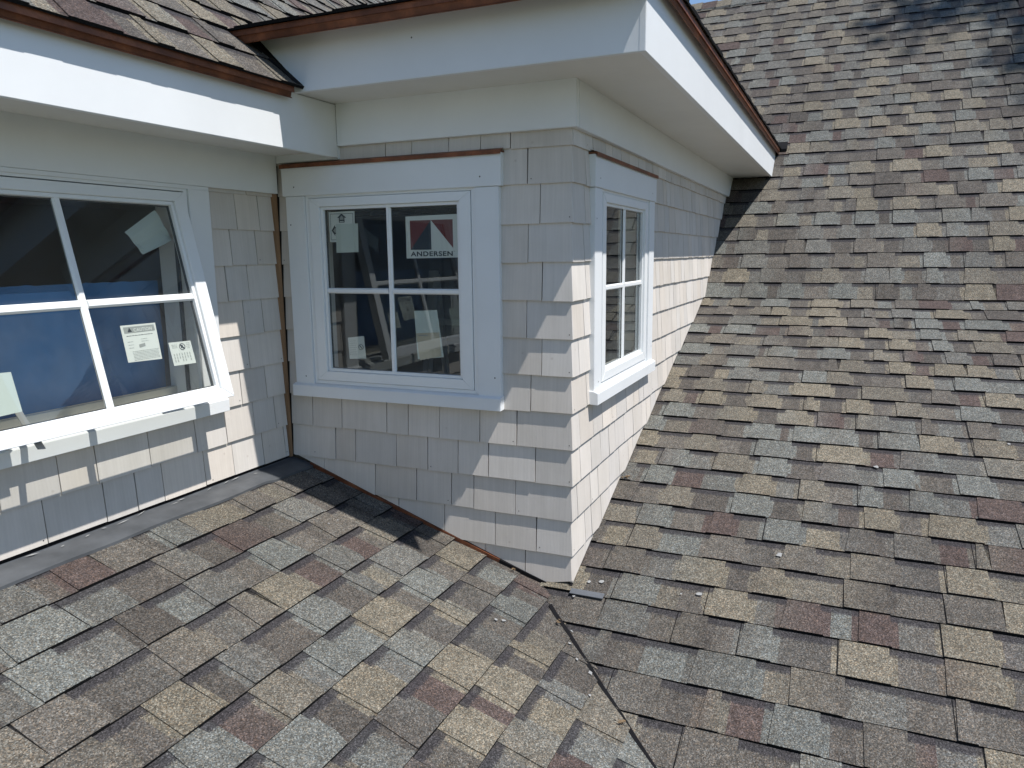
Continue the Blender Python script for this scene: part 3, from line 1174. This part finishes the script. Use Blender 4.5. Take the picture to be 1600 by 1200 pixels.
def text_into(bm, s, x, z, size, y, mi, bold=.0, width=None, rotz=0.0):
    cu = bpy.data.curves.new('txt', 'FONT')
    cu.body = s
    cu.size = size
    cu.offset = bold
    cu.align_x = 'CENTER'
    cu.space_character = 1.12
    o = bpy.data.objects.new('txt', cu)
    C.objects.link(o)
    dg = bpy.context.evaluated_depsgraph_get()
    me = bpy.data.meshes.new_from_object(o.evaluated_get(dg))
    t = bmesh.new()
    t.from_mesh(me)
    xs_ = [v.co.x for v in t.verts]
    k = (width / (max(xs_) - min(xs_))) if width else 1
    vs = {v: bm.verts.new((x + v.co.x * k, y, z + v.co.y)) for v in t.verts}
    for f in t.faces:
        nf = bm.faces.new([vs[v] for v in f.verts])
        nf.material_index = mi
    t.free()
    bpy.data.meshes.remove(me)
    bpy.data.objects.remove(o)
    bpy.data.curves.remove(cu)

lx = lambda Y: -Y - .056       # wall A: world Y -> window local x
yo = -.0008
def logo(bm):
    y = yo - .0004
    x0, x1 = .755 - .056 - .0 - .142, .795 - .056
    # printed square: world Y -.611 .. -.791, Z .951 .. .845
    a, b, m = .611 - .056, .789 - .056, .699 - .056
    t, s = .953, .847
    flat(bm, [(a, s), (a, t), (m, t)], y, 1)                      # red, upper left
    flat(bm, [(a, s), (m, t), (m, s)], y - .0001, 2)              # dark triangle
    flat(bm, [(m, t), (b, t), (b, s + .004)], y, 1)               # red, upper right
    text_into(bm, 'ANDERSEN', (a + b) / 2, .824, .0235, y - .0001, 2, bold=.0007, width=.176)
    text_into(bm, 'TM', b + .004, .838, .005, y - .0001, 2)
sheet([(lx(-.593), .968), (lx(-.809), .971), (lx(-.808), .818), (lx(-.592), .816)], yo, TA, MA, 'window_sticker',
      'white sticker with red and dark triangle logo above black lettering', [PAPER, RED, INK], logo)

def arrows(bm):
    y = yo - .0004
    def house_icon(cx, cz, s, rot):
        def Rr(px, pz):
            return (cx + (px * math.cos(rot) - pz * math.sin(rot)) * s, cz + (px * math.sin(rot) + pz * math.cos(rot)) * s)
        flat(bm, [Rr(-1, 0), Rr(1, 0), Rr(0, .8)], y, 1)
        flat(bm, [Rr(-.62, -.85), Rr(.62, -.85), Rr(.62, 0), Rr(-.62, 0)], y - .0001, 1)
        flat(bm, [Rr(-.42, -.35), Rr(.42, -.35), Rr(.42, .02), Rr(0, .4), Rr(-.42, .02)], y - .0002, 2)
        flat(bm, [Rr(-.44, -.72), Rr(.44, -.72), Rr(.44, -.6), Rr(-.44, -.6)], y - .0002, 0)
    # thin printed border
    x0, x1, z0, z1 = lx(-.256), lx(-.361), .889, .988
    for q in ([(x0, z1), (x1, z1), (x1, z1 - .0015), (x0, z1 - .0015)], [(x0, z0), (x1, z0), (x1, z0 + .0015), (x0, z0 + .0015)],
              [(x0, z0), (x0 + .0015, z0), (x0 + .0015, z1), (x0, z1)], [(x1, z0), (x1 - .0015, z0), (x1 - .0015, z1), (x1, z1)]):
        flat(bm, q, y, 1)
    house_icon(lx(-.309), .972, .021, 0)
    house_icon(lx(-.276), .925, .021, math.pi / 2)
sheet([(lx(-.249), .995), (lx(-.369), .996), (lx(-.367), .882), (lx(-.249), .881)], yo, TA, MA, 'window_sticker',
      'bordered sticker with small house shaped arrows, upper left pane, partly behind a blank sheet', [PAPER, INK, INKG], arrows)
sheet([(lx(-.281), .949), (lx(-.383), .949), (lx(-.380), .842), (lx(-.278), .840)], yo - .0012, TA, MA, 'paper_note',
      'blank pale green sheet over the bordered sticker, upper left pane of the closed window', [PAPERG], cat='paper')
def foldline(bm):
    flat(bm, [(lx(-.632), .532), (lx(-.672), .533), (lx(-.672), .530), (lx(-.632), .529)], yo - .0009, 1)
    prism(bm, [(lx(-.622), yo - .0005, .538), (lx(-.722), yo - .0005, .545), (lx(-.728), yo - .0005, .455), (lx(-.635), yo - .0005, .437)], (0, .0004, 0), mi=2)
sheet([(lx(-.617), .622), (lx(-.715), .627), (lx(-.738), .452), (lx(-.626), .440)], yo, TA, MA, 'paper_note',
      'long pale sheet with folded tan lower half, lower right pane of the closed window', [PAPERG, INKG, PAPERT], foldline, 'paper')
def smalltext(rows, x0, x1, z0, z1, y, mi, seed=1):
    rnd = random.Random(seed)
    def f(bm):
        for r in range(rows):
            z = z1 - (z1 - z0) * (r + .5) / rows
            x = x0
            while x < x1 - .003:
                w_ = min(rnd.uniform(.003, .010), x1 - x)
                flat(bm, [(x, z), (x + w_, z), (x + w_, z + .0014), (x, z + .0014)], y, mi)
                x += w_ + .0018
    return f
def lowleft(bm):
    smalltext(9, lx(-.318), lx(-.352), .44, .505, yo - .0006, 1, 3)(bm)
    tube(bm, [(lx(-.371) + .011 * math.cos(a * .7), yo - .0006, .476 + .011 * math.sin(a * .7)) for a in range(10)], .0009, 4, 2)
    tube(bm, [(lx(-.366), yo - .0006, .482), (lx(-.376), yo - .0006, .470)], .0012, 4, 2)
sheet([(lx(-.311), .511), (lx(-.386), .520), (lx(-.393), .432), (lx(-.315), .427)], yo, TA, MA, 'window_sticker',
      'small printed card with round symbol, lower left pane of the closed window', [PAPER, INKG, INK], lowleft)

# on the tilted sash: local x = X - XL, local z = 1.047 - distance down the sash
def dn(s): return 1.047 - s
px = lambda X: X - XL
k_ = 1.011
def pc(X): return px(-2.44 + (X + 2.44) * k_)      # measured on a slightly nearer plane
def caution(bm):
    y = yo - .0006
    a, b = pc(-.852), pc(-.742)
    flat(bm, [(a, dn(.449)), (b, dn(.449)), (b, dn(.430)), (a, dn(.430))], y, 1)
    flat(bm, [(a + .012, dn(.446)), (a + .028, dn(.446)), (a + .020, dn(.432))], y - .0002, 2)
    text_into(bm, 'CAUTION', (a + b) / 2 + .012, dn(.446), .0145, y - .0002, 0, bold=.0002, width=.066)
    smalltext(1, a + .005, b - .008, dn(.462), dn(.455), y, 2, 5)(bm)
    flat(bm, [(pc(-.812), dn(.497)), (pc(-.790), dn(.494)), (pc(-.790), dn(.484)), (pc(-.812), dn(.487))], y, 1)
    smalltext(3, a + .004, a + .022, dn(.500), dn(.472), y, 1, 6)(bm)
    smalltext(2, pc(-.80), pc(-.775), dn(.482), dn(.468), y, 1, 8)(bm)
    smalltext(7, a + .012, b - .004, dn(.536), dn(.505), y, 1, 7)(bm)
sheet([(pc(-.860), dn(.424)), (pc(-.734), dn(.425)), (pc(-.742), dn(.541)), (pc(-.864), dn(.537))], yo, TL, W2, 'caution_notice',
      'white printed caution notice with grey heading, lower right pane of the tilted window', [PAPER, INKG, INK], caution, 'notice')
def card(bm):
    y = yo - .0006
    cx, cz = pc(-.655), dn(.512)
    tube(bm, [(cx + .0115 * math.cos(a * .7), y, cz + .0105 * math.sin(a * .7)) for a in range(10)], .001, 4, 2)
    tube(bm, [(cx - .006, y, cz + .006), (cx + .006, y, cz - .006)], .0022, 4, 2)
    tube(bm, [(cx - .005, y, cz - .004), (cx + .002, y, cz + .005)], .0015, 4, 2)
    rnd = random.Random(4)
    for c in range(7):
        x = pc(-.695) + c * .0105
        for r in range(3):
            if rnd.random() < .85:
                z = dn(.560) + r * .010
                flat(bm, [(x, z), (x + .003, z), (x + .003, z + .008), (x, z + .008)], y, 1)
    smalltext(3, pc(-.695), pc(-.675), dn(.516), dn(.502), y, 1, 9)(bm)
    smalltext(4, pc(-.638), pc(-.622), dn(.522), dn(.500), y, 1, 9)(bm)
sheet([(pc(-.704), dn(.494)), (pc(-.616), dn(.496)), (pc(-.615), dn(.572)), (pc(-.704), dn(.570))], yo, TL, W2, 'window_sticker',
      'small printed card with round symbol, near the right edge of the tilted window', [PAPER, INKG, INK], card)
sheet([(pc(-.734), dn(.128)), (pc(-.598), dn(.050)), (pc(-.560), dn(.150)), (pc(-.69), dn(.200))], .030, TL, W2, 'paper_note',
      'curled blank sheet, upper right pane of the tilted window', [PAPERG], None, 'paper', curl=.022, nsub=8)
sheet([(pc(-1.335), dn(.508)), (pc(-1.208), dn(.514)), (pc(-1.206), dn(.620)), (pc(-1.335), dn(.624))], yo, TL, W2, 'paper_note',
      'blank pale sheet on the lower left pane of the tilted window', [PAPERG], None, 'paper')

# ------------------------------------------------------------------ blue plastic hung inside the open window
bm = bmesh.new()
NX, NZ = 90, 26
g = []
for i in range(NX + 1):
    x = -1.62 + (1.62 - .475) * i / NX
    row = []
    for j in range(NZ + 1):
        v = j / NZ
        y = .15 + .011 * noise.noise(Vector((x * 5.5, v * 1.2, 4))) + .006 * noise.noise(Vector((x * 15, v * 2.5, 1)))
        z = .30 + v * .45 + (.004 * noise.noise(Vector((x * 30, 0, 7))) if j == NZ else 0)
        row.append(bm.verts.new((x, y, z - .30)))
    g.append(row)
for i in range(NX):
    for j in range(NZ):
        bm.faces.new((g[i][j], g[i + 1][j], g[i + 1][j + 1], g[i][j + 1]))
tarp = link('plastic_sheet', bm, TARP, smooth=True)
tarp.location = (0, 0, .30)
tag(tarp, 'blue plastic sheet hanging indoors behind the lower half of the tilted window', 'plastic sheet')

# ------------------------------------------------------------------ step ladder standing in the room
lad = bpy.data.objects.new('stepladder', None)
C.objects.link(lad)
lad.location = (.95, -.35, -1.2)
tag(lad, 'metal stepladder standing indoors behind the closed window', 'ladder')
for s in (-1, 1):
    bm = bmesh.new()
    prism(bm, [(-.26, s * .27 - .03, 0), (-.20, s * .27 - .03, 0), (.03, s * .20 - .03, 1.95), (-.02, s * .20 - .03, 1.95)], (0, .03, 0))
    link('rail', bm, ALU, lad)
    bm = bmesh.new()
    prism(bm, [(.42, s * .27 - .03, 0), (.46, s * .27 - .03, 0), (.04, s * .20 - .03, 1.93), (.01, s * .20 - .03, 1.93)], (0, .025, 0))
    link('rear_rail', bm, ALU, lad)
for k in range(6):
    z = .28 + k * .28
    x = -.23 + .23 * z / 1.95
    bm = bmesh.new()
    hw = .27 - .07 * z / 1.95
    box(bm, (x - .03, -hw, z), (x + .05, hw - .03, z + .025), .002)
    link('step', bm, ALU, lad)

# ------------------------------------------------------------------ dead leaves caught on the roofs
def leaf_clump(loc, label, n=7, s=.012):
    bm = bmesh.new()
    for k in range(n):
        c = Vector((random.gauss(0, s * .7), random.gauss(0, s * .7), abs(random.gauss(0, s * .3)) + .002))
        a = random.uniform(0, 6.28)
        d = Vector((math.cos(a), math.sin(a), random.uniform(-.3, .5))) * s * random.uniform(.6, 1.2)
        p = Vector((-math.sin(a), math.cos(a), random.uniform(-.5, .5))) * s * .35
        vs = [bm.verts.new(c - d), bm.verts.new(c + p), bm.verts.new(c + d), bm.verts.new(c - p + Vector((0, 0, .002)))]
        bm.faces.new(vs)
    o = link('dead_leaves', bm, DEAD)
    o.location = loc
    tag(o, label, 'leaves')
leaf_clump((.645, -1.262, K1 * .645 + Z0 + .012), 'brown leaf scrap caught between the sunlit wall and the main roof')
leaf_clump((-.195, -1.265, K1 * -1.265 + .014), 'brown leaf scrap lying beside the upper end of the valley', 5, .009)
leaf_clump((-.505, -1.565, K1 * -1.565 + .014), 'brown leaf scrap in the valley near the bottom of the photo', 5, .010)
leaf_clump((-.03, -1.02, K1 * -1.02 + .014), 'tiny orange leaf scrap under the copper strip at the dormer foot', 4, .007)

# ------------------------------------------------------------------ the tree whose shade falls on the main roof
tr = bpy.data.objects.new('tree', None)
C.objects.link(tr)
TC = Vector((6.45, -5.02, 3.70)) + SUN * (11.5 / SUN.z)
tr.location = (TC.x, TC.y, -5.2)
tag(tr, 'tall leafy tree whose soft shadow falls on the upper main roof', 'tree')
bm = bmesh.new()
H = TC.z + 5.2
trunk = [Vector((0, 0, 0)), Vector((.15, .1, H * .35)), Vector((-.1, .05, H * .65)), Vector((0, 0, H + 1.0))]
tube(bm, trunk, [.34, .26, .17, .04], 10)
tips = []
rnd = random.Random(11)
for k in range(46):
    h = H - 3.4 + 5.2 * k / 46
    a = k * 2.4
    ln = 2.5 * math.sin(math.pi * (k + 6) / 54) * rnd.uniform(.65, 1.05)
    p0 = Vector((0, 0, h - .3))
    d = Vector((math.cos(a), math.sin(a), rnd.uniform(.0, .5)))
    p1 = p0 + d * ln * .55 + Vector((0, 0, .1))
    p2 = p0 + d * ln
    tube(bm, [p0, p1, p2], [.05, .03, .01], 5)
    tips += [p1, p1.lerp(p2, .5), p2, p2 + Vector((rnd.gauss(0, .2), rnd.gauss(0, .2), rnd.gauss(0, .2)))]
link('trunk', bm, BARK, tr)
bm = bmesh.new()
for t in tips:
    for q in range(62):
        c = t + Vector((rnd.gauss(0, .22), rnd.gauss(0, .22), rnd.gauss(0, .2)))
        u = Vector((rnd.gauss(0, 1), rnd.gauss(0, 1), rnd.gauss(0, 1))).normalized()
        v = u.orthogonal().normalized()
        a, b = rnd.uniform(.07, .11), rnd.uniform(.045, .07)
        vs = [bm.verts.new(c - u * a), bm.verts.new(c + v * b), bm.verts.new(c + u * a), bm.verts.new(c - v * b)]
        bm.faces.new(vs)
link('crown', bm, LEAF, tr)
